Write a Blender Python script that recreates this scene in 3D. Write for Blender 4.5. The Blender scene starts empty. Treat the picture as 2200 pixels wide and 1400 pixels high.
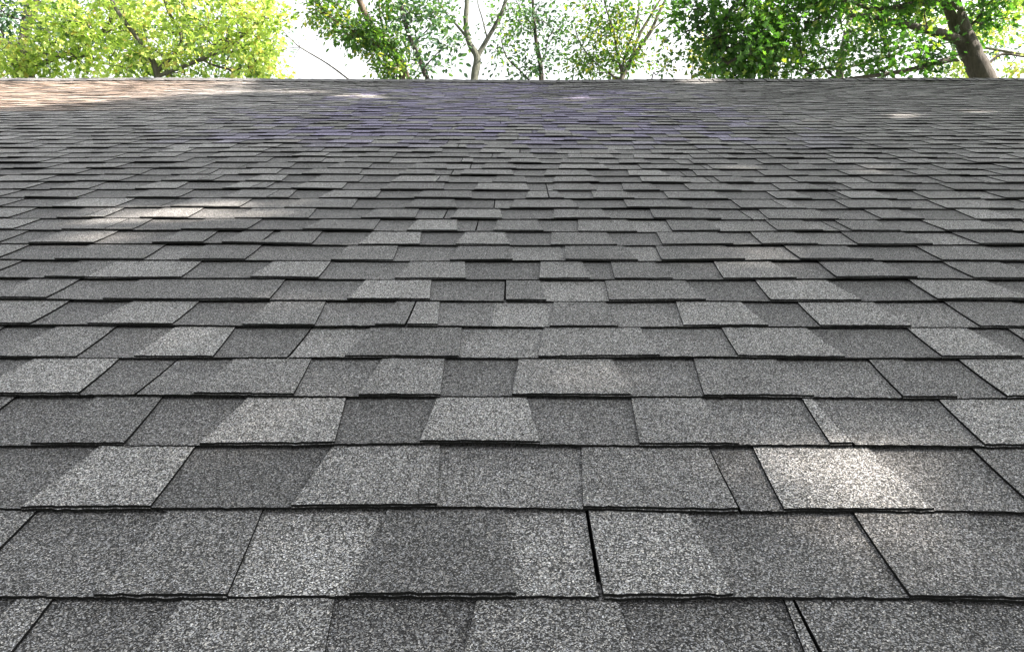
import bpy, math, random
import numpy as np
from mathutils import Vector

random.seed(7); rng = np.random.default_rng(7)
R = math.radians
scene = bpy.context.scene
C = scene.collection

# ------------------------------------------------------------------ camera frame and roof frame
PW, PH, F = 2200.0, 1400.0, 1589.0          # photograph size and focal length in photograph pixels
VY, VX = 68.5, 1115.0                        # where the roof plane vanishes in the photograph
ALPHA = R(18.4)                              # roof pitch
TH = math.atan((PH/2-VY)/F)                  # angle between view axis and roof plane
cT, sT = math.cos(TH), math.sin(TH)
E = 0.143                                    # shingle exposure
KR, C0 = 1.5218e-4, 8.2338e-4
Hc = cT*cT*E/(F*KR)                          # camera height above the roof surface
YAW = math.atan((VX-PW/2)/F)
O = Vector((0, 0, 3.35))                     # roof point below the camera
U = Vector((0, math.cos(ALPHA), math.sin(ALPHA)))     # up the slope
N = Vector((0, -math.sin(ALPHA), math.cos(ALPHA)))    # off the roof
CAM = O + N*Hc
PITCH = ALPHA - TH
fwd = Vector((-math.sin(YAW)*math.cos(PITCH), math.cos(YAW)*math.cos(PITCH), math.sin(PITCH)))
right = fwd.cross(Vector((0, 0, 1))).normalized()
upv = right.cross(fwd)

cam_d = bpy.data.cameras.new('camera'); cam = bpy.data.objects.new('camera', cam_d); C.objects.link(cam)
cam.location = CAM
cam.rotation_euler = fwd.to_track_quat('-Z', 'Y').to_euler()
cam_d.sensor_width = 36; cam_d.lens = 36*F/PW
cam_d.clip_start = 0.02; cam_d.clip_end = 3000
scene.camera = cam

# ------------------------------------------------------------------ light
SUN_AZ, SUN_EL = R(98), R(43)                # from the right
S = Vector((math.sin(SUN_AZ)*math.cos(SUN_EL), math.cos(SUN_AZ)*math.cos(SUN_EL), math.sin(SUN_EL)))
world = bpy.data.worlds.new("World"); scene.world = world; world.use_nodes = True
nt = world.node_tree; nt.nodes.clear()
sky = nt.nodes.new('ShaderNodeTexSky'); sky.sky_type = 'NISHITA'; sky.sun_disc = False
sky.sun_elevation = SUN_EL; sky.sun_rotation = SUN_AZ; sky.dust_density = 4.0; sky.air_density = 1.0; sky.ozone_density = 1.0
hs = nt.nodes.new('ShaderNodeHueSaturation'); hs.inputs['Saturation'].default_value = 0.10
bg = nt.nodes.new('ShaderNodeBackground'); bg.inputs['Strength'].default_value = 0.115
wo = nt.nodes.new('ShaderNodeOutputWorld')
nt.links.new(sky.outputs[0], hs.inputs['Color']); nt.links.new(hs.outputs[0], bg.inputs['Color']); nt.links.new(bg.outputs[0], wo.inputs[0])
sl = bpy.data.lights.new('sun', 'SUN'); sl.energy = 5.0; sl.angle = R(0.5); sl.color = (1.0, 0.90, 0.79)
so = bpy.data.objects.new('sun', sl); C.objects.link(so); so.location = (8, 8, 20)
so.rotation_euler = S.to_track_quat('Z', 'Y').to_euler()
scene.view_settings.view_transform = 'Standard'; scene.view_settings.look = 'None'
scene.view_settings.exposure = 2.10; scene.view_settings.gamma = 1.0
scene.render.engine = 'CYCLES'
scene.cycles.max_bounces = 8; scene.cycles.transparent_max_bounces = 8

# ------------------------------------------------------------------ helpers
def pix(x, y, d):
    """point at depth d along the view axis for a pixel of the photograph"""
    return CAM + (fwd + right*((x-PW/2)/F) + upv*((PH/2-y)/F))*d
def unpix(P):
    v = P - CAM; d = v.dot(fwd)
    return PW/2 + F*v.dot(right)/d, PH/2 - F*v.dot(upv)/d, d

def tag(o, label=None, cat=None, group=None, kind=None):
    if label: o['label'] = label
    if cat: o['category'] = cat
    if group: o['group'] = group
    if kind: o['kind'] = kind
    return o
def empty(name, loc):
    o = bpy.data.objects.new(name, None); C.objects.link(o); o.location = loc; return o
def mesh_obj(name, verts, faces, mats, parent=None, tone=None, cast=None, mids=None, smooth=False, attr='tone'):
    me = bpy.data.meshes.new(name)
    me.from_pydata([tuple(v) for v in verts], [], faces)
    for m in mats: me.materials.append(m)
    if mids is not None: me.polygons.foreach_set('material_index', mids)
    if tone is not None:
        a = me.attributes.new(attr, 'FLOAT', 'POINT'); a.data.foreach_set('value', np.asarray(tone, dtype=np.float32))
    if cast is not None:
        a = me.attributes.new('cast', 'FLOAT', 'POINT'); a.data.foreach_set('value', np.asarray(cast, dtype=np.float32))
    if smooth: me.polygons.foreach_set('use_smooth', [True]*len(me.polygons))
    me.update()
    o = bpy.data.objects.new(name, me); C.objects.link(o)
    if parent is not None:
        o.parent = parent; o.location = -parent.location
    return o

class Mat:
    def __init__(s, name):
        s.m = bpy.data.materials.new(name); s.m.use_nodes = True; s.t = s.m.node_tree; s.t.nodes.clear()
        s.out = s.n('ShaderNodeOutputMaterial')
    def n(s, typ, **kw):
        x = s.t.nodes.new(typ)
        for k, v in kw.items():
            if k.startswith('i_'): x.inputs[k[2:].replace('_', ' ')].default_value = v
            else: setattr(x, k, v)
        return x
    def l(s, a, b): s.t.links.new(a, b)
    def math(s, op, a, b=None, clamp=False):
        x = s.n('ShaderNodeMath', operation=op, use_clamp=clamp)
        for i, v in enumerate((a, b)):
            if v is None: continue
            if isinstance(v, (int, float)): x.inputs[i].default_value = v
            else: s.l(v, x.inputs[i])
        return x.outputs[0]
    def ramp(s, fac, stops):
        r = s.n('ShaderNodeValToRGB'); el = r.color_ramp.elements
        while len(el) > 1: el.remove(el[-1])
        el[0].position, el[0].color = stops[0][0], (*stops[0][1], 1)
        for p, c in stops[1:]:
            e = el.new(p); e.color = (*c, 1)
        s.l(fac, r.inputs[0]); return r.outputs[0]

# ------------------------------------------------------------------ materials
def shingle_material():
    m = Mat('asphalt_granules')
    co = m.n('ShaderNodeTexCoord').outputs['Object']
    at = m.n('ShaderNodeAttribute', attribute_name='tone').outputs['Fac']
    # blotchy blend of granule colours
    bn = m.n('ShaderNodeTexNoise', i_Scale=16.0, i_Detail=5.0, i_Roughness=0.7); m.l(co, bn.inputs['Vector'])
    t = m.math('ADD', at, m.math('MULTIPLY', m.math('SUBTRACT', bn.outputs['Fac'], 0.5), 0.34), clamp=True)
    base = m.ramp(t, [(0.0, (0.076, 0.076, 0.0765)), (0.3, (0.106, 0.106, 0.1065)), (0.6, (0.155, 0.155, 0.154)), (1.0, (0.218, 0.218, 0.215))])
    # single granules
    v = m.n('ShaderNodeTexVoronoi', feature='F1'); v.inputs['Scale'].default_value = 740.0; v.inputs['Randomness'].default_value = 1.0
    m.l(co, v.inputs['Vector'])
    sp = m.n('ShaderNodeSeparateColor'); m.l(v.outputs['Color'], sp.inputs[0])
    r1 = sp.outputs[0]; r2 = sp.outputs[1]
    g = m.math('ADD', m.math('MULTIPLY', m.math('POWER', r1, 2.7), 3.1), 0.13)
    cl = m.n('ShaderNodeTexNoise', i_Scale=260.0, i_Detail=2.0); m.l(co, cl.inputs['Vector'])
    g = m.math('MULTIPLY', g, m.math('ADD', m.math('MULTIPLY', cl.outputs['Fac'], 0.9), 0.55))
    fleck = m.math('MULTIPLY', m.math('GREATER_THAN', r2, 0.94), 2.6)
    g = m.math('ADD', g, fleck)
    # weathering patches over several courses
    wn = m.n('ShaderNodeTexNoise', i_Scale=1.3, i_Detail=4.0); m.l(co, wn.inputs['Vector'])
    g = m.math('MULTIPLY', g, m.math('ADD', m.math('MULTIPLY', wn.outputs['Fac'], 0.5), 0.75))
    mp = m.n('ShaderNodeMapping'); mp.inputs['Scale'].default_value = (9, 0.7, 0.7); m.l(co, mp.inputs[0])      # faint wash-down streaks
    sn = m.n('ShaderNodeTexNoise', i_Scale=1.6, i_Detail=5.0, i_Roughness=0.6); m.l(mp.outputs[0], sn.inputs['Vector'])
    g = m.math('MULTIPLY', g, m.math('ADD', m.math('MULTIPLY', sn.outputs['Fac'], 0.34), 0.83))
    mx = m.n('ShaderNodeVectorMath', operation='SCALE'); m.l(base, mx.inputs[0]); m.l(g, mx.inputs['Scale'])
    # warm and cool granules
    tint = m.n('ShaderNodeMix', data_type='RGBA', blend_type='MULTIPLY'); tint.inputs[0].default_value = 1.0
    tc = m.ramp(sp.outputs[2], [(0.0, (0.96, 0.98, 1.06)), (0.5, (1, 1, 1)), (1.0, (1.06, 1.0, 0.93))])
    m.l(mx.outputs[0], tint.inputs[6]); m.l(tc, tint.inputs[7])
    bs = m.n('ShaderNodeBsdfPrincipled', i_Roughness=0.85); bs.inputs['Specular IOR Level'].default_value = 0.35
    cast = m.n('ShaderNodeAttribute', attribute_name='cast').outputs['Fac']     # sunlight warmth painted at upper left, violet tint laid over far centre
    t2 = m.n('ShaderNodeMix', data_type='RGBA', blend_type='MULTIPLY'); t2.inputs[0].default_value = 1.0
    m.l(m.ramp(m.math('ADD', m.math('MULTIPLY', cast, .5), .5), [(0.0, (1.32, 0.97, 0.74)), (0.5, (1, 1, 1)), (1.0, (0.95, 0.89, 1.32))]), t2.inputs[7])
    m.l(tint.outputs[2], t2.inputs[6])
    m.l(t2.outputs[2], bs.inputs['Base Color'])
    bu = m.n('ShaderNodeBump', i_Strength=0.9, i_Distance=0.0012)
    hgt = m.math('ADD', m.math('SUBTRACT', 1.0, m.math('MULTIPLY', v.outputs['Distance'], 1.0)), m.math('MULTIPLY', r1, 0.8))
    m.l(hgt, bu.inputs['Height']); m.l(bu.outputs[0], bs.inputs['Normal'])
    m.l(bs.outputs[0], m.out.inputs[0]); return m.m
def plain(name, col, rough=0.8, scale=30.0, var=0.3, bump=0.0, spec=0.3):
    m = Mat(name); co = m.n('ShaderNodeTexCoord').outputs['Object']
    n = m.n('ShaderNodeTexNoise', i_Scale=scale, i_Detail=6.0, i_Roughness=0.65); m.l(co, n.inputs['Vector'])
    lo = tuple(c*(1-var) for c in col); hi = tuple(c*(1+var) for c in col)
    c = m.ramp(n.outputs['Fac'], [(0.3, lo), (0.7, hi)])
    bs = m.n('ShaderNodeBsdfPrincipled', i_Roughness=rough); bs.inputs['Specular IOR Level'].default_value = spec
    m.l(c, bs.inputs['Base Color'])
    if bump:
        b = m.n('ShaderNodeBump', i_Strength=0.8, i_Distance=bump); m.l(n.outputs['Fac'], b.inputs['Height']); m.l(b.outputs[0], bs.inputs['Normal'])
    m.l(bs.outputs[0], m.out.inputs[0]); return m.m
def bark(name, col):
    m = Mat(name); co = m.n('ShaderNodeTexCoord').outputs['Object']
    mp = m.n('ShaderNodeMapping'); mp.inputs['Scale'].default_value = (1, 1, 0.22); m.l(co, mp.inputs[0])
    n = m.n('ShaderNodeTexNoise', i_Scale=26.0, i_Detail=8.0, i_Roughness=0.7); m.l(mp.outputs[0], n.inputs['Vector'])
    n2 = m.n('ShaderNodeTexNoise', i_Scale=2.2, i_Detail=3.0); m.l(co, n2.inputs['Vector'])
    f = m.math('ADD', m.math('MULTIPLY', n.outputs['Fac'], 0.65), m.math('MULTIPLY', n2.outputs['Fac'], 0.35))
    c = m.ramp(f, [(0.35, tuple(x*0.4 for x in col)), (0.5, col), (0.68, tuple(x*1.8 for x in col))])
    bs = m.n('ShaderNodeBsdfPrincipled', i_Roughness=0.9); m.l(c, bs.inputs['Base Color'])
    b = m.n('ShaderNodeBump', i_Strength=1.0, i_Distance=0.02); m.l(n.outputs['Fac'], b.inputs['Height']); m.l(b.outputs[0], bs.inputs['Normal'])
    m.l(bs.outputs[0], m.out.inputs[0]); return m.m
def leafmat(name, stops, trans=0.5, tboost=(1.25, 1.35, 0.5)):
    """stops: colour by per-leaf random number; light passes through the blade"""
    m = Mat(name)
    at = m.n('ShaderNodeAttribute', attribute_name='leafvar').outputs['Fac']
    c = m.ramp(at, stops)
    d = m.n('ShaderNodeBsdfDiffuse'); m.l(c, d.inputs[0])
    tm = m.n('ShaderNodeMix', data_type='RGBA', blend_type='MULTIPLY'); tm.inputs[0].default_value = 1.0
    m.l(c, tm.inputs[6]); tm.inputs[7].default_value = (*tboost, 1)
    tr = m.n('ShaderNodeBsdfTranslucent'); m.l(tm.outputs[2], tr.inputs[0])
    mx = m.n('ShaderNodeMixShader'); mx.inputs[0].default_value = trans; m.l(d.outputs[0], mx.inputs[1]); m.l(tr.outputs[0], mx.inputs[2])
    gl = m.n('ShaderNodeBsdfGlossy', i_Roughness=0.4); gl.inputs[0].default_value = (1, 1, 1, 1)
    m2 = m.n('ShaderNodeMixShader'); m2.inputs[0].default_value = 0.04; m.l(mx.outputs[0], m2.inputs[1]); m.l(gl.outputs[0], m2.inputs[2])
    m.l(m2.outputs[0], m.out.inputs[0]); return m.m

M_SH = shingle_material()
M_EDGE = plain('asphalt_cut_edge', (0.007, 0.007, 0.007), 0.95, 500, 0.6, 0.0006, 0.1)
M_DECK = plain('roof_board', (0.16, 0.11, 0.07), 0.8, 12, 0.4, 0.002)
M_GROUND = plain('lawn', (0.05, 0.085, 0.025), 0.95, 3, 0.5, 0.03)
BARK_GREY = bark('grey_bark', (0.085, 0.078, 0.065))
BARK_DARK = bark('dark_bark', (0.05, 0.042, 0.035))
BARK_PALE = bark('pale_bark', (0.085, 0.09, 0.07))
L_YEL = leafmat('yellow_green_leaf', [(0.0, (0.06, 0.12, 0.03)), (0.3, (0.23, 0.33, 0.07)), (0.7, (0.45, 0.54, 0.13)), (0.95, (0.62, 0.64, 0.22)), (1.0, (0.50, 0.40, 0.12))], 0.5, (1.15, 1.3, 0.8))
L_MID = leafmat('mid_green_leaf', [(0.0, (0.045, 0.11, 0.03)), (0.6, (0.085, 0.18, 0.04)), (0.9, (0.16, 0.26, 0.05)), (1.0, (0.36, 0.36, 0.05))], 0.45)
L_DARK = leafmat('deep_green_leaf', [(0.0, (0.03, 0.08, 0.02)), (0.5, (0.065, 0.155, 0.03)), (0.85, (0.12, 0.24, 0.05)), (1.0, (0.28, 0.34, 0.07))], 0.45, (1.2, 1.5, 0.5))
L_BLUE = leafmat('blue_green_leaf', [(0.0, (0.03, 0.075, 0.045)), (0.6, (0.06, 0.13, 0.07)), (1.0, (0.13, 0.21, 0.09))], 0.4)

# ------------------------------------------------------------------ ground
G = 400
gv, gf = [], []
ng = 24
for j in range(ng+1):
    for i in range(ng+1):
        x = (i/ng*2-1); y = (j/ng*2-1)
        X = math.copysign(abs(x)**2.2, x)*G; Y = math.copysign(abs(y)**2.2, y)*G
        gv.append((X, Y+10, 0.12*math.sin(X*0.3)*math.cos(Y*0.21)))
for j in range(ng):
    for i in range(ng):
        a = j*(ng+1)+i; gf.append((a, a+1, a+ng+2, a+ng+1))
tag(mesh_obj('ground', gv, gf, [M_GROUND], smooth=True), kind='structure')

# ------------------------------------------------------------------ roof
S_ROW0 = None
def s_of_y(y):                 # distance up the slope of a photograph row (on the centre line)
    z = F*Hc/(cT*(y-VY)); return (z - Hc*sT)/cT
Y_ROW = lambda n: VY + 1/(C0+KR*n)
S0 = s_of_y(Y_ROW(0))
def s_of_n(n): return S0 + n*E
def X_of(x, n):                # roof x of a photograph pixel on row line n
    return (x-VX)*Hc/(cT*(Y_ROW(n)-VY))
NR = 56                        # courses up to the ridge
N_LOW = -9
XW = 8.6
S_RIDGE = s_of_n(NR)+0.02
_ph = [random.uniform(0, 6.28) for _ in range(10)]
def sag(x, s):                 # gentle unevenness of the decking
    k = max(0, s)/S_RIDGE
    return (0.006*math.sin(x*0.9+_ph[0]+s*0.35) + 0.003*math.sin(x*2.3+_ph[1]-s*1.1))*min(1, 0.15+k) \
        + 0.0035*k*k*(x*0.55)**2*0.5 - 0.012*k*math.tanh(x*0.35)
def roofpt(x, s, w):
    return O + Vector((x, 0, 0)) + U*s + N*(w - 0.0045 + sag(x, s))

DV = 0.012
# traced courses: (pixel x on the course's upper line, raised?, tone); 'j' = open butt joint before this piece
TR = {
 -1: [(-330, 1, .45), (-120, 0, .4), (30, 1, .5), (105, 0, .32), (388, 1, .5), (717, 0, .33), (1025, 1, .5), (1330, 0, .33), (1686, 1, .45), ('j', 1706, 1, .4), (2000, 0, .36), (2290, 0, .4)],
 0: [(-330, 0, .3), (-150, 1, .45), (70, 0, .33), (356, 1, .43), (560, 0, .80), (830, 1, .24), (1083, 0, .78), ('j', 1262, 1, .76), (1475, 0, .33), (1833, 1, .40), (2075, 0, .36), (2300, 1, .5)],
 1: [(-280, 1, .5), (-60, 0, .25), (208, 1, .78), (415, 0, .2), (712, 1, .62), (945, 0, .52), (1250, 1, .45), ('j', 1524, 0, .28), (1618, 1, .72), (1862, 0, .33), (2086, 1, .38), (2330, 0, .4)],
 2: [(-200, 0, .4), (-90, 1, .4), (24, 0, .22), (200, 1, .33), (343, 0, .28), (530, 1, .78), (742, 0, .15), (938, 1, .82), (1132, 0, .38), (1356, 1, .45), (1508, 0, .5), (1722, 1, .7), ('j', 1746, 0, .45), (2012, 1, .72), (2260, 0, .4)],
 3: [(-140, 1, .4), (-30, 0, .3), (68, 1, .75), (250, 0, .3), ('j', 375, 0, .42), (500, 1, .48), (667, 0, .38), (820, 1, .52), (955, 0, .22), (1115, 1, .55), (1315, 0, .35), (1490, 1, .38), (1665, 0, .45), (1864, 1, .26), (1935, 0, .3), (2057, 1, .68), (2270, 0, .4)],
 4: [(-90, 1, .5), (0, 0, .3), (115, 1, .5), (242, 0, .28), (372, 1, .72), (502, 0, .22), ('j', 666, 0, .66), (795, 1, .32), (992, 0, .64), (1168, 1, .58), (1375, 0, .42), (1550, 1, .58), (1730, 0, .22), (1947, 1, .7), (2072, 0, .25), (2160, 1, .5), (2290, 0, .4)],
 5: [(-40, 1, .65), (142, 0, .3), (280, 1, .72), (424, 0, .3), (580, 1, .5), (698, 0, .42), (850, 1, .42), ('j', 893, 1, .66), (945, 0, .36), (1062, 0, .8), (1190, 1, .42), (1300, 0, .46), (1452, 1, .75), (1590, 0, .2), (1712, 1, .68), (1872, 0, .55), (2027, 1, .35), (2170, 0, .4)],
 6: [(-60, 0, .4), (60, 1, .45), (165, 0, .42), (298, 1, .33), (480, 1, .4), (610, 0, .36), (785, 1, .85), (926, 0, .25), ('j', 1086, 1, .38), (1160, 0, .78), (1300, 1, .5), (1470, 0, .28), (1622, 1, .75), (1775, 0, .2), (1952, 1, .75), (2112, 0, .3), (2230, 1, .5)],
 7: [(-60, 1, .4), (40, 0, .35), ('j', 166, 1, .4), (250, 1, .7), (430, 0, .28), (585, 1, .76), (709, 0, .38), (880, 1, .55), (998, 0, .25), (1162, 1, .65), (1250, 0, .35), (1312, 1, .42), (1406, 0, .34), (1533, 1, .6), (1655, 0, .36), (1757, 1, .45), (1890, 0, .32), (2022, 1, .4), (2142, 0, .35), (2240, 1, .5)],
 8: [(-70, 1, .6), (56, 0, .35), (190, 1, .38), (350, 0, .6), (440, 1, .35), (560, 0, .38), (748, 1, .45), (855, 0, .42), (985, 1, .36), (1095, 0, .7), (1214, 1, .42), (1340, 0, .74), (1408, 1, .36), (1555, 0, .55), (1683, 1, .4), (1815, 0, .3), (1966, 1, .45), (2110, 0, .35), (2230, 1, .5)],
 9: [(-60, 1, .4), (54, 0, .35), (130, 1, .55), (250, 0, .3), (385, 1, .42), (465, 0, .3), (520, 1, .4), (585, 0, .3), (602, 1, .5), (690, 0, .32), (800, 1, .8), (905, 0, .22), (1000, 1, .7), (1085, 0, .35), (1185, 1, .52), (1302, 0, .3), (1410, 1, .5), (1540, 0, .42), (1611, 1, .68), (1702, 0, .6), (1805, 1, .3), (1936, 0, .66), (2040, 1, .35), (2170, 0, .4)],
}
def rand_tone(raised):
    r = random.random()
    if raised: return random.uniform(.68, .92) if r < .28 else random.uniform(.42, .62)
    return random.uniform(.58, .78) if r < .24 else random.uniform(.27, .50)
def gen_right(x, r):
    out = []
    butt = x + random.uniform(.3, 1)
    while x < XW:
        out.append([x, r, rand_tone(r), False])
        nx = x + random.uniform(.10, .20)
        if nx > butt and nx < XW:
            out.append([nx-random.uniform(.03, .07), out[-1][1], rand_tone(r), True]); butt += 1.0
        x = nx; r = 1-r
    return out
def course_segments(n):
    """list of [x at the course's upper line, raised, tone, joint]"""
    if n in TR:
        segs = []
        for e in TR[n]:
            j = e[0] == 'j'
            if j: e = e[1:]
            xx = X_of(e[0], n+1)
            if -XW < xx < XW: segs.append([xx, e[1], e[2], j])
        left = []; x = segs[0][0]; r = segs[0][1]
        while x > -XW:
            x -= random.uniform(.10, .20); r = 1-r; left.append([x, r, rand_tone(r), False])
        last = segs.pop()
        segs = left[::-1] + segs + gen_right(last[0], last[1])
    else:
        segs = gen_right(-XW-random.uniform(0, .3), random.randint(0, 1))
    return segs

roof = empty('shingle_roof', roofpt(0, s_of_n(N_LOW), 0))
tag(roof, 'weathered grey asphalt shingle roof sloping up to its ridge under the trees', 'roof')

TB0 = 0.0036                   # thickness of the backing layer and of the teeth
for n in range(N_LOW, NR):
    TB = TT = TB0*(1 - .52*min(1, max(0, n-1)/34)); HH = TB+TT      # the upper courses lie flatter
    segs = course_segments(n)
    sb, st = s_of_n(n), s_of_n(n+1)
    verts, tones, faces, mids, casts = [], [], [], [], []
    cur = [0.0]
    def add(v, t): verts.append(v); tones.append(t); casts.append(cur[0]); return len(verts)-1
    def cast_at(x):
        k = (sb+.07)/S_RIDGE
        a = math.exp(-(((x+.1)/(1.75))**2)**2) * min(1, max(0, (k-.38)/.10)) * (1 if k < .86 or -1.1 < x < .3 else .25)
        b = 1/(1+math.exp((x+3.1)*4)) * (1 if k > .62 else 0)  # painted warmth of sunlight on the upper left
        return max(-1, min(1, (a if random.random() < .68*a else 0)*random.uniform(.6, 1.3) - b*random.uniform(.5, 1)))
    def visible(x):
        return abs(x) < 0.75*max(.5, (sb*cT+Hc*sT)) + .4
    wave = [random.uniform(0, 6.28) for _ in range(4)]
    amp = 0.0016
    def s_wave(x): return amp*math.sin(x*5+wave[0]) + 0.0012*math.sin(x*13+wave[1])
    def w_wave(x): return 0.0014*math.sin(x*3.1+wave[2]) + 0.0009*math.sin(x*9+wave[3])
    for k, (x0, r, tone, jt) in enumerate(segs[:-1]):
        x1, r1 = segs[k+1][0], segs[k+1][1]
        rp = segs[k-1][1] if k else r
        jr = segs[k+1][3]
        # slanted ends: a tooth is wider at its lower edge
        def slope(ra, rb, joint, seed):
            q = random.Random(int(seed*1e4)+n*7919).uniform(.5, 1.4)
            if joint or ra == rb: return q*0.003-0.003
            return (-DV*q if rb else DV*q)       # boundary moves left going down if the tooth is on its right
        d0 = slope(rp, r, jt, x0); d1 = slope(r, r1, jr, x1)
        g0 = 0.0016 if jt else 0; g1 = 0.0016 if jr else 0
        if jt and n in (0,): g0 = 0.0018
        near = n < 16 and visible((x0+x1)/2) and sb > -.3
        nx = max(2, int((x1-x0)/(0.007 if n < 7 else 0.02))) if near else (3 if n < 30 else 2)
        vs = [0, .06, .16, .32, .55, .8, 1.0, 1.22] if near else [0, .3, 1.0, 1.2]
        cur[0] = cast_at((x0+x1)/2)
        lift = random.uniform(0, .0016)*(1 if r else .3)
        tj = random.uniform(-.04, .04)
        woff = 0 if r else -TT
        grid = []
        jag = [random.gauss(0, .0006) for _ in range(nx+1)]; ledge = random.uniform(0, 6.28)
        for vi, v in enumerate(vs):
            row = []
            for i in range(nx+1):
                u = i/nx
                xa = x0 + d0*(1-v) + g0*(1+.8*(1-v)); xb = x1 + d1*(1-v) - g1
                x = xa + (xb-xa)*u
                w = HH*max(0, 1-v)**1.5 + woff + lift*max(0, 1-v)**2*(1-.3*abs(2*u-1)) + w_wave(x)*max(0, 1-v)
                if v > 1: w -= 0.004
                s = sb + v*E
                if vi == 0: s += s_wave(x) + (jag[i] if near else 0)
                tn = tone + tj - (.05 if n < 3 else 0) + .20*min(1, max(0, n-12)/15)  # nearest courses painted darker for occlusion shade, higher ones lightened
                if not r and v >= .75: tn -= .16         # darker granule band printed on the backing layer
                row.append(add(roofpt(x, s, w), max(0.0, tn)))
            grid.append(row)
        for a in range(len(vs)-1):
            for i in range(nx):
                faces.append((grid[a][i], grid[a][i+1], grid[a+1][i+1], grid[a+1][i])); mids.append(0)
        # lower cut edge: the tooth, then the backing layer standing slightly proud of it
        th = (TT if r else TB) - 0.0002
        jw = .0009 if near else 0
        xs_ = [verts[q].x for q in grid[0]]
        bot = [add(verts[q] - N*(th+random.uniform(-.4, .4)*jw) - U*random.uniform(-jw*.4, jw*.4), 0) for q in grid[0]]
        for i in range(nx):
            faces.append((grid[0][i+1], grid[0][i], bot[i], bot[i+1])); mids.append(1)
        if r:
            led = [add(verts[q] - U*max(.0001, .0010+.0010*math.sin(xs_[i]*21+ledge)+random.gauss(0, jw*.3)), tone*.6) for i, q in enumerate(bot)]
            bo2 = [add(verts[q] - N*(TB-.0002+random.uniform(-.4, .2)*jw), 0) for q in led]
            for i in range(nx):
                faces.append((bot[i+1], bot[i], led[i], led[i+1])); mids.append(0)
                faces.append((led[i+1], led[i], bo2[i], bo2[i+1])); mids.append(1)
        # side cuts
        for side, col, flag in ((0, 0, rp != r or jt), (1, nx, r1 != r or jr)):
            if not r and not (jt if side == 0 else jr): continue
            if not flag: continue
            dd = TT+.0015 if not (jt if side == 0 else jr) else HH
            low = [add(verts[grid[a][col]] - N*dd, 0) for a in range(len(vs))]
            for a in range(len(vs)-1):
                p, q = grid[a][col], grid[a+1][col]
                f = (p, q, low[a+1], low[a]) if side == 0 else (q, p, low[a], low[a+1])
                faces.append(f[::-1]); mids.append(1)
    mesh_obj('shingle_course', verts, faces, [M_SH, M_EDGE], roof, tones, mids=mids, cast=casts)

# deck, back slope and ridge cap
def slab(name, pts_top, thick_vec, mat, parent):
    v = [Vector(p) for p in pts_top]; nn = len(v); v += [p-thick_vec for p in v[:nn]]
    f = [tuple(range(nn)), tuple(range(2*nn-1, nn-1, -1))] + [((i+1) % nn, i, i+nn, (i+1) % nn+nn) for i in range(nn)]
    return mesh_obj(name, v, f, [mat], parent)
def P(x, s, w): return O + Vector((x, 0, 0)) + U*s + N*w
sl0 = s_of_n(N_LOW)+.01
slab('underlayment', [P(-XW+.03, sl0+.02, -.024), P(XW-.26, sl0+.02, -.024), P(XW-.26, S_RIDGE-.04, -.024), P(-XW+.03, S_RIDGE-.04, -.024)], N*.004, M_EDGE, roof)
slab('roof_deck', [P(-XW+.02, sl0, -.05), P(XW-.25, sl0, -.05), P(XW-.25, S_RIDGE-.03, -.05), P(-XW+.02, S_RIDGE-.03, -.05)], N*.02, M_DECK, roof)
top = P(0, S_RIDGE, 0)
U2 = Vector((0, math.cos(ALPHA), -math.sin(ALPHA))); N2 = Vector((0, math.sin(ALPHA), math.cos(ALPHA)))
bv, bt, bf = [], [], []
for j in range(0, 61):
    for i in range(0, 61):
        x = -XW + (2*XW-.25)*i/60; s = j*E
        for dn in ((0,) if j == 0 else (0, HH)):
            pass
        bv.append(top + Vector((x, 0, 0)) + U2*s + N2*(sag(x, S_RIDGE)*(1 if j < 3 else .3)) - N2*.004); bt.append(random.uniform(.2, .7))
for j in range(60):
    for i in range(60):
        a = j*61+i; bf.append((a, a+61, a+62, a+1))
mesh_obj('rear_slope', bv, bf, [M_SH], roof, bt)
# ridge cap: overlapping bent pieces along the ridge
rv, rt_, rf, rm = [], [], [], []
x = -XW; k = 0
while x < XW-.35:
    L = .20; tone = random.uniform(.0, .25); lift = .0045
    hw = .135
    sec = [(-hw, -.003), (-hw*.45, .006), (-.02, .013), (0.0, .016), (.02, .013), (hw*.45, .006), (hw, -.003)]
    base = len(rv)
    for e, (xx, up) in enumerate(((x, .008+random.uniform(0, .003)), (x+L, .001))):
        for (q, hgt) in sec:
            if q <= 0: p = P(xx, S_RIDGE+.012+q, hgt+up) + N*sag(xx, S_RIDGE)
            else: p = top + Vector((xx, 0, 0)) + U*.012 + U2*q + N2*(hgt+up) + N2*sag(xx, S_RIDGE)
            rv.append(p); rt_.append(tone)
    m_ = len(sec)
    for i in range(m_-1):
        rf.append((base+i+1, base+i, base+m_+i, base+m_+i+1)); rm.append(0)
    b2 = len(rv)
    for i in range(m_): rv.append(rv[base+i]-Vector((0, 0, .006))); rt_.append(0)
    for i in range(m_-1): rf.append((base+i, base+i+1, b2+i+1, b2+i)); rm.append(1)
    b3 = len(rv)
    for q0 in (base, base+m_): rv.append(rv[q0]-N*.006); rt_.append(0)
    rf.append((base, b3, b3+1, base+m_)); rm.append(1)
    x += E; k += 1
mesh_obj('ridge_cap', rv, rf, [M_SH, M_EDGE], roof, rt_, mids=rm)

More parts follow.
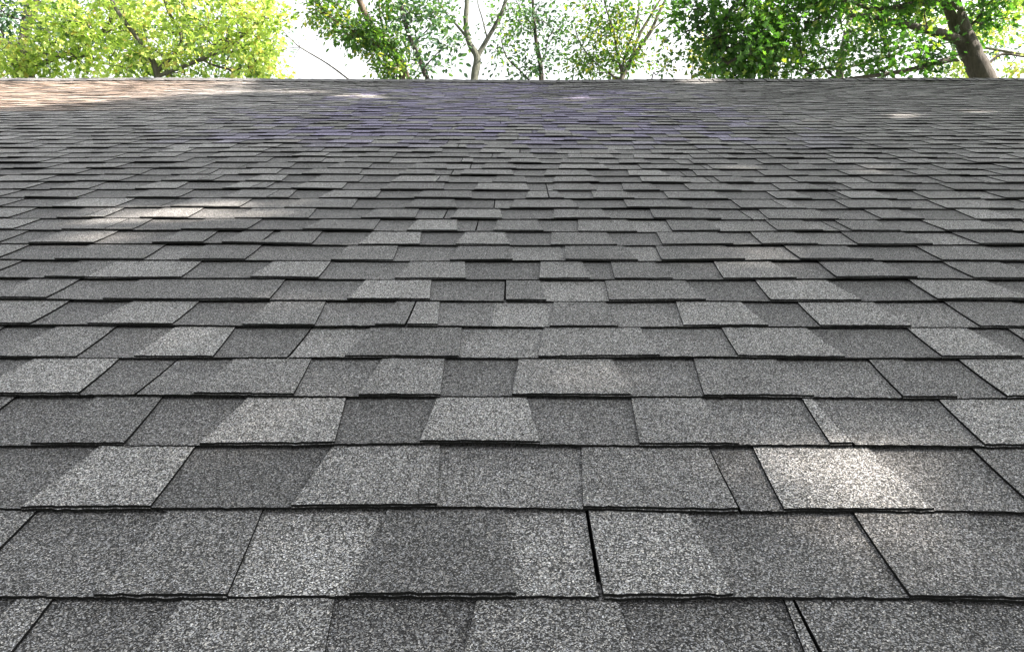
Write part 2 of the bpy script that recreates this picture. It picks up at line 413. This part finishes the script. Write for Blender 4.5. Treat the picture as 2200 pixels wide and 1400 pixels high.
# ------------------------------------------------------------------ sun patches on the roof; crown leaves on their rays are left out
SPOTS = [(440, 450, 60, 9), (350, 464, 70, 9), (260, 480, 70, 9), (170, 502, 60, 9), (1670, 520, 30, 9), (1630, 550, 40, 9), (1735, 905, 20, 16), (1735, 985, 35, 24),
         (1930, 249, 25, 3), (1770, 260, 10, 2), (2195, 480, 10, 8), (1245, 210, 20, 2), (1500, 176, 40, 3), (640, 197, 50, 4), (2110, 236, 30, 3), (350, 210, 90, 5), (1940, 172, 50, 3), (760, 205, 40, 3)]
def roof_hit(Q):
    """where the sunlight passing Q lands on the roof plane (x, s) or None"""
    t = (Q-O).dot(N)/S.dot(N)
    Pn = Q - S*t
    return Pn.x, (Pn-O).dot(U)
def lets_light(Q, pad=0.0):
    x, s = roof_hit(Q)
    if s < -.5 or s > S_RIDGE+.4: return False
    z = s*cT+Hc*sT
    if z < .3: return False
    px = VX + F*x/z; py = VY + F*Hc/(cT*z)
    lim = 232 - max(0, px)*0.055
    if px < 560 and py < lim: return random.random() < 0.975
    for (a, b, ra, rb) in SPOTS:
        if ((px-a)/(ra+pad*F/z))**2 + ((py-b)/(rb+pad*F/z*Hc/z))**2 < 1: return True
    return False

# ------------------------------------------------------------------ trees
def tube(verts, faces, pts, rad, sides=8):
    n = len(pts); ref = None; rings = []
    for i in range(n):
        d = (pts[min(i+1, n-1)]-pts[max(i-1, 0)])
        if d.length < 1e-6: d = Vector((0, 0, 1))
        d.normalize()
        if ref is None: ref = Vector((1, 0.2, 0.1)) if abs(d.x) < .8 else Vector((0, 1, 0.1))
        a = (ref - d*ref.dot(d)).normalized(); b = d.cross(a); ref = a
        base = len(verts)
        for k in range(sides):
            an = 2*math.pi*k/sides
            verts.append(pts[i] + (a*math.cos(an)+b*math.sin(an))*rad[i])
        rings.append(base)
    for i in range(n-1):
        for k in range(sides):
            k2 = (k+1) % sides
            faces.append((rings[i]+k, rings[i]+k2, rings[i+1]+k2, rings[i+1]+k))
def smooth_path(pts, rad, sub=5, wob=0.0):
    """Catmull-Rom through the joints"""
    P_, R_ = [], []
    n = len(pts)
    for i in range(n-1):
        p0, p1, p2, p3 = pts[max(i-1, 0)], pts[i], pts[i+1], pts[min(i+2, n-1)]
        for k in range(sub):
            t = k/sub
            q = (p1*2 + (p2-p0)*t + (p0*2-p1*5+p2*4-p3)*t*t + (p1*3-p0-p2*3+p3)*t**3)*.5
            if wob: q = q + Vector((random.gauss(0, wob), random.gauss(0, wob), 0))
            P_.append(q); R_.append(rad[i]*(1-t)+rad[i+1]*t)
    P_.append(pts[-1]); R_.append(rad[-1]); return P_, R_

LEAF_SHAPES = {
 # outline in (along, across) units, folded along the middle: centre line first
 'oval': ([(0, 0), (.35, .30), (.7, .24), (1, 0), (.7, -.24), (.35, -.30)], [(0, 1, 2, 3), (0, 3, 4, 5)]),
 'lobed': ([(0, 0), (.05, .42), (.38, .24), (.62, .52), (.66, .18), (1, 0), (.66, -.18), (.62, -.52), (.38, -.24), (.05, -.42)],
           [(0, 1, 2), (0, 2, 4, 5), (2, 3, 4), (0, 9, 8)[::-1], (0, 8, 6, 5)[::-1], (8, 7, 6)[::-1]]),
}
def leaves_mesh(name, pos, dirs, size, shape, mat, parent, var, sides=None):
    pos = np.array([tuple(p) for p in pos]); dirs = np.array([tuple(d) for d in dirs]); n = len(pos)
    dirs /= np.linalg.norm(dirs, axis=1)[:, None]+1e-9
    nn = rng.normal(size=(n, 3))*.65 + np.array([0, 0, 1.0])
    a = np.cross(nn, dirs); a /= np.linalg.norm(a, axis=1)[:, None]+1e-9
    nn = np.cross(dirs, a)
    out, fc = LEAF_SHAPES[shape]
    L = size*rng.uniform(.6, 1.3, n)[:, None]
    V = []
    for (al, ac) in out:
        V.append(pos + dirs*L*al + a*L*ac*.9 + nn*L*(abs(ac)*.28 - .12*al*al))
    V = np.stack(V, 1).reshape(-1, 3); k = len(out)
    faces = []
    lv, ls, lt = [], [], []
    base = (np.arange(n)*k)
    loops = []; totals = []
    for f in fc:
        loops.append(base[:, None]+np.array(f)[None, :]); totals.append(len(f))
    allv = np.concatenate([l.reshape(-1) for l in loops]).astype(np.int32)
    tot = np.concatenate([np.full(n, t) for t in totals]).astype(np.int32)
    st = np.concatenate([[0], np.cumsum(tot)[:-1]]).astype(np.int32)
    me = bpy.data.meshes.new(name)
    me.vertices.add(len(V)); me.vertices.foreach_set('co', V.astype(np.float32).ravel())
    me.loops.add(len(allv)); me.loops.foreach_set('vertex_index', allv)
    me.polygons.add(len(tot)); me.polygons.foreach_set('loop_start', st); me.polygons.foreach_set('loop_total', tot)
    me.materials.append(mat)
    at = me.attributes.new('leafvar', 'FLOAT', 'POINT'); at.data.foreach_set('value', np.repeat(np.asarray(var, dtype=np.float32), k))
    me.update(calc_edges=True); me.validate()
    o = bpy.data.objects.new(name, me); C.objects.link(o); o.parent = parent; o.location = -parent.location
    return o

def tree(name, label, cat, stems, blobs, leaf=.1, shape='oval', bark_m=None, leaf_m=None, per=14, spray=.45, group=None, twig=.006, from_h=0.0, gap=False, var_bias=0.0, droop=.25, depth_default=15, base_at=None, extra=None, more=None, jitter=.5):
    """stems: list of polylines [(px,py,depth,radius)...]; blobs: (px, py, rx_px, ry_px, depth, rdepth, sprays)"""
    main = stems[0]
    foot = pix(main[0][0], main[0][1], main[0][2])
    if base_at is None:
        nxt = pix(main[1][0], main[1][1], main[1][2]); dn = (foot-nxt).normalized()
        if dn.z > -.35: dn = Vector((0, 0, -1))
        base = foot + Vector((dn.x*.5, dn.y*.5, 0))*(foot.z*.5); base.z = -.05
    else: base = Vector(base_at)
    root = empty(name, base); tag(root, label, cat, group)
    tv, tf = [], []
    nodes = []; nrad = []
    for si, st in enumerate(stems):
        pts = [pix(a, b, c) for (a, b, c, r) in st]; rad = [r for (_, _, _, r) in st]
        if si == 0:
            mid = base.lerp(pts[0], .5) + Vector((random.uniform(-.1, .1), 0, 0))
            pts = [base, mid] + pts; rad = [rad[0]*1.7, rad[0]*1.2] + rad
        pp, rr = smooth_path(pts, rad, 7, wob=0)
        rr = [r*(1+random.gauss(0, .04)) for r in rr]
        tube(tv, tf, pp, rr, 12 if max(rad) > .07 else 7)
        for q, r in zip(pp, rr):
            if q.z > from_h: nodes.append(q)
    # targets
    T = []
    for (bx, by, rx, ry, dz, rd, cnt) in blobs:
        c = pix(bx, by, dz); k = dz/F
        for _ in range(cnt):
            v = Vector(rng.normal(size=3)); v.normalize(); v *= random.random()**.4
            T.append(c + right*(v.x*rx*k) + upv*(v.y*ry*k) + fwd*(v.z*rd))
    if extra: T += extra
    nodes_np = np.zeros((len(nodes)+len(T)*4+10, 3)); nn = len(nodes)
    nodes_np[:nn] = [tuple(q) for q in nodes]
    parent_i = [-1]*nn
    d0 = [float(np.min(((nodes_np[:nn]-np.array(t))**2).sum(1))) for t in T]
    order = np.argsort(d0)
    lp, ld, lvv = [], [], []
    links = []; count = {}
    for oi in order:
        t = T[oi]; ta = np.array(t)
        dd = nodes_np[:nn]-ta
        dist = (dd**2).sum(1) + np.maximum(0, dd[:, 2])*1.2      # branches rather rise to their twigs
        j = int(np.argmin(dist)); q = Vector(nodes_np[j]); ln = (t-q).length
        m1 = q.lerp(t, .4) + Vector(rng.normal(size=3))*ln*.09 + Vector((0, 0, .10*ln)); m2 = q.lerp(t, .75) + Vector(rng.normal(size=3))*ln*.06 + Vector((0, 0, .06*ln))
        idx = []
        for p_ in (m1, m2, t):
            nodes_np[nn] = tuple(p_); parent_i.append(j if not idx else idx[-1]); idx.append(nn); nn += 1
        links.append((j, idx))
        i = idx[-1]
        while i >= 0: count[i] = count.get(i, 0)+1; i = parent_i[i]
        # leaves round the spray
        od = (t-q); od = od.normalized() if ln > .01 else Vector((0, 0, 1))
        vb = random.gauss(0, .22)
        for _ in range(per):
            v = Vector(rng.normal(size=3))
            lq = t + od*random.uniform(-.6, .7)*spray + v*spray*.33
            if gap and (lets_light(lq, .12)): continue
            lp.append(lq); ld.append(od*.5 + v.normalized()*.9 - Vector((0, 0, droop)))
            lvv.append(min(1, max(0, .5+var_bias+vb+random.gauss(0, .2))))
    for (j, idx) in links:
        if gap and any(lets_light(p_, .12) for p_ in [Vector(nodes_np[i_]) for i_ in (j, *idx)] + [Vector(nodes_np[a_]).lerp(Vector(nodes_np[b_]), .5) for a_, b_ in zip((j, *idx), idx)]): continue
        pts = [Vector(nodes_np[j])]+[Vector(nodes_np[i]) for i in idx]
        rad = [twig*(count.get(i, 1)**.45) for i in idx]; rad = [rad[0]]+rad
        rad[-1] = min(rad[-1], twig)
        pp, rr = smooth_path(pts, rad, 3)
        tube(tv, tf, pp, rr, 4)
    for q in (more or []):
        lp.append(q); ld.append(Vector(rng.normal(size=3))*.6 + Vector((0, 0, -.2))); lvv.append(random.random())
    mesh_obj('trunk', tv, tf, [bark_m or BARK_GREY], root, smooth=True)
    if lp: leaves_mesh('crown', lp, ld, leaf, shape, leaf_m or L_MID, root, lvv)
    return root

GB = 'trees beyond the roof ridge'
# 1 far blue-green tree at the left edge
tree('broadleaf_tree', 'hazy blue green tree showing through gaps at the far left edge', 'tree',
     [[(30, 260, 27, .22), (45, 120, 27, .16), (60, 0, 27, .10), (70, -120, 27, .05)]],
     [(40, 60, 130, 90, 27, 2.0, 95), (260, 70, 160, 90, 27, 2, 55), (500, 90, 120, 80, 27, 2, 50), (60, -120, 150, 120, 27, 2.2, 60)],
     leaf=.16, per=26, spray=.7, leaf_m=L_BLUE, bark_m=BARK_DARK, group=GB, twig=.01, from_h=5)
# 2 dense yellow-green tree, left
tree('maple_tree', 'sunlit yellow green tree with dense foliage at the left end of the ridge', 'tree',
     [[(70, 250, 18, .16), (62, 160, 18, .13), (50, 90, 18, .10), (75, 20, 18, .07), (90, -90, 18, .04)],
      [(62, 150, 18, .06), (190, 90, 17.8, .045), (260, 20, 17.6, .03), (300, -60, 17.6, .02)],
      [(60, 120, 18, .05), (-30, 60, 18, .03), (-90, 10, 18, .02)]],
     [(210, 50, 150, 60, 17.8, 1.6, 72), (150, 130, 170, 45, 17.8, 1.5, 52), (30, 150, 60, 26, 17.5, 1.2, 18), (250, -80, 190, 80, 18, 2.2, 80), (300, 140, 70, 40, 17, 1, 22), (-60, 110, 60, 60, 18, 1.5, 20), (150, 60, 60, 30, 16.6, .5, 12)],
     leaf=.125, per=26, spray=.36, leaf_m=L_YEL, group=GB, from_h=4.5, var_bias=.05, shape='lobed')
# 3 second yellow-green tree
tree('maple_tree', 'sunlit yellow green tree whose thin dark branches lean right beside the white sky gap', 'tree',
     [[(345, 260, 16.5, .09), (335, 150, 16.5, .07), (300, 90, 16.4, .045), (250, 20, 16.2, .045), (215, -60, 16, .03)],
      [(336, 155, 16.5, .05), (390, 90, 16.6, .04), (360, 20, 16.6, .04), (335, -70, 16.6, .03)],
      [(338, 165, 16.5, .045), (470, 110, 16.4, .045), (560, 40, 16.3, .03), (600, -40, 16.2, .02)]],
     [(430, 50, 160, 65, 16.5, 1.6, 70), (430, 135, 165, 36, 16.5, 1.4, 44), (560, 120, 55, 50, 16.3, .9, 26), (470, -80, 170, 80, 16.6, 2.0, 72), (580, 40, 35, 45, 16.2, .8, 14)],
     leaf=.115, per=25, spray=.35, leaf_m=L_YEL, group=GB, from_h=4.2, var_bias=.05, shape='lobed')
# 4 bare leaning sapling
tree('bare_sapling', 'bare thin sapling leaning left with a forked leafless tip against white sky', 'sapling',
     [[(900, 290, 14, .024), (820, 229, 14, .020), (745, 168, 14, .017), (700, 135, 14, .014), (645, 102, 14, .011), (622, 82, 14, .008), (604, 62, 14, .005)],
      [(645, 102, 14, .007), (640, 85, 14, .005), (648, 68, 14, .003)],
      [(645, 102, 14, .007), (618, 104, 14, .005), (598, 116, 14, .003)],
      [(645, 102, 14, .006), (632, 125, 14, .004), (627, 170, 14, .003)],
      [(632, 125, 14, .004), (628, 85, 14, .004), (627, 55, 14, .003)]],
     [(650, 62, 12, 10, 14, .2, 2)], leaf=.07, per=3, spray=.12, leaf_m=L_MID, group=GB, twig=.003, from_h=4)
# 5 green tree leaning to the left in front of the white gap
tree('leaning_tree', 'green tree with a leaning brown stem and one dense diagonal band of leaves', 'tree',
     [[(885, 250, 15, .10), (872, 168, 15, .085), (845, 110, 15, .075), (800, 58, 15, .07), (768, -10, 15, .06), (745, -90, 15, .04)],
      [(850, 115, 15, .04), (780, 80, 14.8, .03), (700, 30, 14.6, .02), (660, -20, 14.6, .012)],
      [(830, 90, 15, .03), (815, 20, 14.8, .02), (818, -60, 14.8, .014)]],
     [(700, 25, 55, 35, 14.7, .7, 34), (765, 72, 60, 32, 14.8, .7, 42), (830, 100, 48, 34, 14.9, .6, 36), (838, 145, 36, 26, 14.9, .5, 20), (840, 20, 28, 40, 14.8, .6, 16), (690, -60, 110, 50, 14.7, 1.0, 40), (880, 95, 26, 18, 14.9, .4, 9), (870, 158, 40, 12, 15, .5, 9)],
     leaf=.10, per=22, spray=.28, leaf_m=L_MID, bark_m=bark('brown_bark', (0.10, 0.075, 0.052)), group=GB, twig=.004, from_h=4.2)
# 6 thin dark stem
tree('slender_tree', 'slender dark stemmed tree leaning left with sparse leaves, left of the forked trunk', 'tree',
     [[(935, 230, 13.5, .06), (916, 168, 13.5, .046), (897, 118, 13.5, .042), (878, 75, 13.5, .036), (864, 20, 13.5, .030), (855, -70, 13.5, .02)],
      [(908, 150, 13.5, .018), (925, 130, 13.5, .013), (950, 104, 13.4, .008)],
      [(888, 95, 13.5, .014), (930, 50, 13.4, .010), (938, 15, 13.4, .007)]],
     [(930, 30, 36, 30, 13.4, .5, 15), (950, 92, 32, 24, 13.4, .5, 12), (900, 148, 30, 16, 13.5, .4, 7), (868, 40, 26, 45, 13.5, .4, 12), (870, -70, 70, 50, 13.5, .8, 20), (905, 95, 24, 26, 13.4, .4, 6), (895, 20, 50, 30, 13.4, .5, 12), (960, 130, 30, 24, 13.4, .4, 4)],
     leaf=.10, per=12, spray=.24, leaf_m=L_BLUE, bark_m=BARK_DARK, group=GB, twig=.0035, from_h=4)
# 7 forked trunk
tree('forked_tree', 'smooth grey trunk forking into two limbs above the middle of the ridge', 'tree',
     [[(1017, 260, 15, 0.0966), (1019, 172, 15, 0.0798), (1025, 124, 15, 0.0714), (1008, 92, 15, 0.0588), (1001, 50, 15, 0.0521), (1003, 0, 15, 0.0470), (1000, -90, 15, 0.0336)],
      [(1024, 124, 15, 0.0630), (1048, 82, 15, 0.0462), (1073, 38, 15, 0.0403), (1090, -10, 15, 0.0353), (1110, -90, 15, 0.0252)],
      [(1002, 80, 15, 0.0302), (982, 55, 15, 0.0252), (958, 28, 15, 0.0202), (938, -6, 15, 0.0168), (915, -70, 15, 0.0118)],
      [(1047, 84, 15, 0.0185), (1036, 40, 15, 0.0134), (1026, 5, 15, 0.0101), (1022, -40, 15, 0.0084)]],
     [(960, 50, 30, 24, 14.9, .5, 6), (985, 82, 24, 16, 14.9, .4, 5), (1060, 50, 28, 34, 15, .5, 6), (1110, 30, 26, 34, 15, .5, 7), (1000, -100, 130, 60, 15, 1.4, 50), (930, 10, 22, 20, 15, .4, 5), (1070, 100, 20, 22, 15, .4, 5), (1065, 20, 40, 40, 15, .5, 7), (970, 20, 30, 30, 15, .5, 6), (1095, 80, 22, 40, 15, .5, 6)],
     leaf=.085, per=9, spray=.24, leaf_m=L_MID, bark_m=BARK_PALE, group=GB, twig=.0035, from_h=4.4)
# 8 slender trunk
tree('slender_tree', 'upright slender tree with thin airy leaves, first stem right of the forked trunk', 'tree',
     [[(1163, 240, 16, .062), (1163, 170, 16, .052), (1160, 130, 16, .046), (1152, 90, 16, .040), (1147, 40, 16, .034), (1144, -10, 16, .028), (1142, -90, 16, .02)],
      [(1136, 172, 16, .022), (1115, 150, 15.9, .018), (1090, 126, 15.9, .014), (1078, 92, 15.9, .010), (1074, 60, 15.9, .006)],
      [(1148, 60, 16, .016), (1125, 30, 16, .012), (1105, -5, 16, .01)],
      [(1162, 140, 16, .016), (1172, 112, 16, .012), (1178, 80, 16, .008)]],
     [(1150, 40, 62, 45, 16, .8, 46), (1150, 120, 40, 36, 16, .6, 20), (1130, 155, 34, 14, 16, .5, 12), (1090, 110, 26, 30, 15.9, .4, 8), (1150, -80, 100, 60, 16, 1.2, 44), (1205, 60, 30, 46, 16, .5, 16), (1100, 50, 40, 40, 16, .6, 16), (1190, 120, 30, 40, 16, .5, 10), (1060, 140, 30, 20, 16, .5, 4)],
     leaf=.095, per=11, spray=.26, leaf_m=L_BLUE, bark_m=BARK_DARK, group=GB, twig=.0035, from_h=4.5)
# 9 multi stem tree
tree('multi_stem_tree', 'light green tree of many thin stems fanning up and right from one base', 'tree',
     [[(1322, 240, 14.5, .07), (1336, 168, 14.5, .052), (1368, 112, 14.5, .040), (1398, 68, 14.5, .034), (1415, 30, 14.5, .028), (1440, -20, 14.5, .022), (1480, -90, 14.5, .015)],
      [(1352, 140, 14.5, .035), (1372, 80, 14.5, .030), (1400, 30, 14.5, .024), (1428, -20, 14.5, .018), (1440, -80, 14.5, .012)],
      [(1398, 68, 14.5, .016), (1430, 40, 14.5, .012), (1462, 18, 14.5, .009), (1492, -6, 14.5, .006)],
      [(1338, 165, 14.5, .032), (1326, 110, 14.5, .026), (1316, 60, 14.5, .02), (1300, 10, 14.5, .016), (1288, -60, 14.5, .01)],
      [(1334, 168, 14.5, .026), (1345, 110, 14.5, .022), (1368, 50, 14.5, .018), (1374, -20, 14.5, .012)],
      [(1330, 172, 14.5, .022), (1285, 140, 14.5, .016), (1250, 100, 14.5, .012), (1235, 60, 14.5, .008)]],
     [(1330, 70, 60, 60, 14.5, .8, 66), (1290, 140, 75, 30, 14.5, .7, 52), (1262, 100, 50, 46, 14.5, .6, 30), (1300, 25, 70, 26, 14.5, .7, 20), (1400, 25, 60, 24, 14.5, .6, 16), (1390, -80, 130, 60, 14.5, 1.2, 44), (1360, 130, 36, 30, 14.5, .5, 15), (1440, 60, 40, 40, 14.5, .5, 9), (1250, 40, 40, 40, 14.5, .6, 12), (1400, 100, 50, 40, 14.5, .5, 8)],
     leaf=.085, per=13, spray=.24, leaf_m=L_MID, bark_m=BARK_GREY, group=GB, twig=.003, from_h=4, var_bias=.12)
# 10 twiggy sapling near right edge of gap
tree('leafy_sapling', 'small sapling with a few loose leaves low on the ridge left of the dark tree', 'sapling',
     [[(1395, 205, 12.5, .012), (1412, 160, 12.5, .009), (1440, 135, 12.5, .007), (1470, 112, 12.5, .004)],
      [(1484, 200, 12.5, .010), (1486, 160, 12.5, .008), (1492, 120, 12.5, .006), (1500, 96, 12.5, .003)]],
     [(1425, 140, 34, 20, 12.5, .3, 9), (1450, 112, 34, 18, 12.5, .3, 7), (1495, 125, 18, 26, 12.5, .3, 7), (1495, 158, 16, 12, 12.5, .3, 6)],
     leaf=.075, per=9, spray=.2, leaf_m=L_MID, group=GB, twig=.0025, from_h=3.8, var_bias=.25)
# 11 big dark maple with leaning trunk; its upper limbs reach over the roof
SH = []  # crown targets of the unseen tree added to shade the roof
_h = 8.6; _off = Vector((S.x, S.y, 0))*(_h/S.z)
for _ in range(2300):
    a = random.uniform(0, 2*math.pi); r = math.sqrt(random.random())
    x = _off.x + 0.2 + math.cos(a)*r*8.2; y = _off.y + 4.6 + math.sin(a)*r*7.0
    z = CAM.z + _h + random.gauss(0, .6) - 1.0*r*r + y*.1
    z = max(z, CAM.z + 0.52*y + random.uniform(0, .5), O.z+3.2)
    SH.append(Vector((x, y, z)))
big = [
 [(2165, 290, 13, .26), (2112, 168, 13, .195), (2078, 96, 13, .17), (2048, 20, 13, .155), (2010, -80, 12.8, .145), (1950, -260, 12, .13), (1800, -520, 10.5, .09)],
 [(2072, 98, 13, .11), (2040, 78, 12.9, .085), (2000, 66, 12.8, .07), (1930, 50, 12.6, .05), (1850, 34, 12.4, .035), (1760, 40, 12.3, .02)],
 [(2080, 122, 13, .07), (2040, 128, 12.9, .055), (1980, 145, 12.8, .045), (1900, 160, 12.6, .035), (1800, 172, 12.5, .02)],
 [(2040, 0, 13, .09), (1960, 10, 12.8, .05), (1880, 20, 12.7, .035), (1800, 0, 12.6, .025), (1700, 20, 12.5, .015)],
 [(2020, -60, 12.8, .10), (1850, -90, 12.5, .07), (1680, -60, 12.3, .05), (1580, 10, 12.2, .03), (1540, 70, 12.2, .02)],
 [(2000, -120, 12.8, .09), (2150, -220, 12.5, .06), (2300, -260, 12, .04)],
 [(1950, -260, 12, .09), (1700, -560, 10, .06), (1400, -900, 8.6, .04)],
 [(1800, -520, 10.5, .08), (2200, -1000, 8.5, .05), (2600, -1600, 7, .03)],
 [(2112, 150, 13, .03), (2150, 118, 13, .022), (2200, 122, 13, .016), (2260, 130, 13, .01)]]
tree('maple_tree', 'large dark green maple with a thick leaning trunk at the right, branches over the roof', 'tree', big,
     [(1600, 60, 115, 70, 12.4, 1.1, 78), (1600, 135, 80, 40, 12.4, 1.0, 40), (1750, 50, 100, 65, 12.5, 1.1, 38), (1730, 145, 110, 26, 12.4, .8, 12), (1890, 90, 70, 36, 12.6, .8, 11), (1900, 145, 90, 24, 12.6, .8, 9), (1960, 0, 90, 22, 12.7, .8, 20),
      (1850, -110, 380, 110, 12.6, 1.6, 190), (2130, 10, 60, 40, 13, .8, 12), (2120, 70, 40, 40, 13.4, .6, 8), (1990, 110, 50, 24, 12.8, .5, 10), (1480, 40, 14, 40, 12.3, .4, 8)],
     leaf=.105, per=30, spray=.36, leaf_m=L_DARK, bark_m=bark('warm_bark', (0.062, 0.052, 0.043)), group=GB, twig=.006, from_h=4.6, gap=True, shape='lobed', extra=None)
# stems of the unseen shading tree, given in metres and handed over as pixel/depth triples
def tri(x, y, z, r):
    a_, b_, d_ = unpix(Vector((x, y, z))); return (a_, b_, d_, r)
SHADE_LEAVES = []  # loose leaves added along sun rays to keep the roof shaded
_s = 0.1
while _s < S_RIDGE+.2:
    _hw = 0.78*(_s*cT+Hc*sT)+.35
    _x = -_hw
    while _x < _hw:
        q = roofpt(_x, _s, 0) + S*random.uniform(11.6, 13.6) + Vector((random.gauss(0, .05), random.gauss(0, .05), 0))
        if not lets_light(q, .14): SHADE_LEAVES.append(q)
        _x += .075
    _s += .07
CAN_STEMS = [[tri(11.5, 3.5, 2, .34), tri(11.2, 3.7, 6, .30), tri(10.6, 4.0, 9.5, .22), tri(9.2, 4.4, 11.5, .14), tri(6.5, 4.8, 12.4, .08), tri(4, 5, 12.6, .04)],
 [tri(11.2, 3.7, 6.5, .2), tri(12.5, 6.5, 10, .13), tri(11.5, 9, 12, .07), tri(9, 10, 12.6, .04)],
 [tri(10.8, 3.9, 9, .16), tri(9, 1.5, 11.2, .10), tri(6.5, .5, 12.2, .05)],
 [tri(11, 3.8, 8.5, .16), tri(14, 3, 11.2, .09), tri(16, 2.5, 12.2, .05)]]
# canopy that shades the roof: unseen tree added right of it, gaps shaped for sun patches
tree('maple_tree', 'unseen tall maple added beside the roof, its high crown shaped to shade the shingles', 'tree',
     CAN_STEMS,
     [], leaf=.21, per=19, spray=.55, leaf_m=L_DARK, bark_m=BARK_DARK, twig=.006, from_h=6, gap=True, shape='lobed', extra=SH, more=SHADE_LEAVES)
# 12 yellow tree behind the dark one, right
tree('maple_tree', 'bright yellow green tree glowing behind the leaning trunk at the right', 'tree',
     [[(2290, 280, 20, .10), (2280, 160, 20, .08), (2230, 60, 20, .05), (2190, -60, 20, .03)],
      [(2270, 130, 20, .04), (2050, 90, 20, .03), (1960, 60, 20, .02)]],
     [(2110, 45, 60, 50, 20, 1.0, 26), (2060, 140, 40, 26, 20, .8, 14), (1840, 30, 70, 30, 20.5, 1.0, 16), (2190, 40, 40, 60, 20, .8, 14), (2190, 158, 30, 14, 20, .6, 8), (1990, 40, 60, 50, 20, .8, 12), (2120, -80, 160, 60, 20, 1.5, 30), (1520, 120, 30, 50, 20, .8, 6)],
     leaf=.12, per=22, spray=.42, leaf_m=L_YEL, group=GB, twig=.006, from_h=4.8, var_bias=.2, shape='lobed')
# 13 cool green tree filling behind on the right
tree('broadleaf_tree', 'pale blue green tree glimpsed behind the branches of the large dark maple', 'tree',
     [[(1800, 300, 24, .14), (1805, 150, 24, .12), (1830, 20, 24, .08), (1850, -90, 24, .05)],
      [(1806, 150, 24, .05), (1950, 110, 24, .035), (2150, 70, 24, .02)]],
     [(1860, 110, 150, 60, 24, 1.6, 44), (2130, 95, 70, 40, 23, 1.0, 20), (2180, 10, 50, 40, 23, 1.0, 12), (1700, 120, 100, 50, 24, 1.5, 22), (1850, -60, 200, 60, 24, 1.5, 30)],
     leaf=.13, per=18, spray=.5, leaf_m=L_BLUE, group=GB, twig=.007, from_h=5.2)
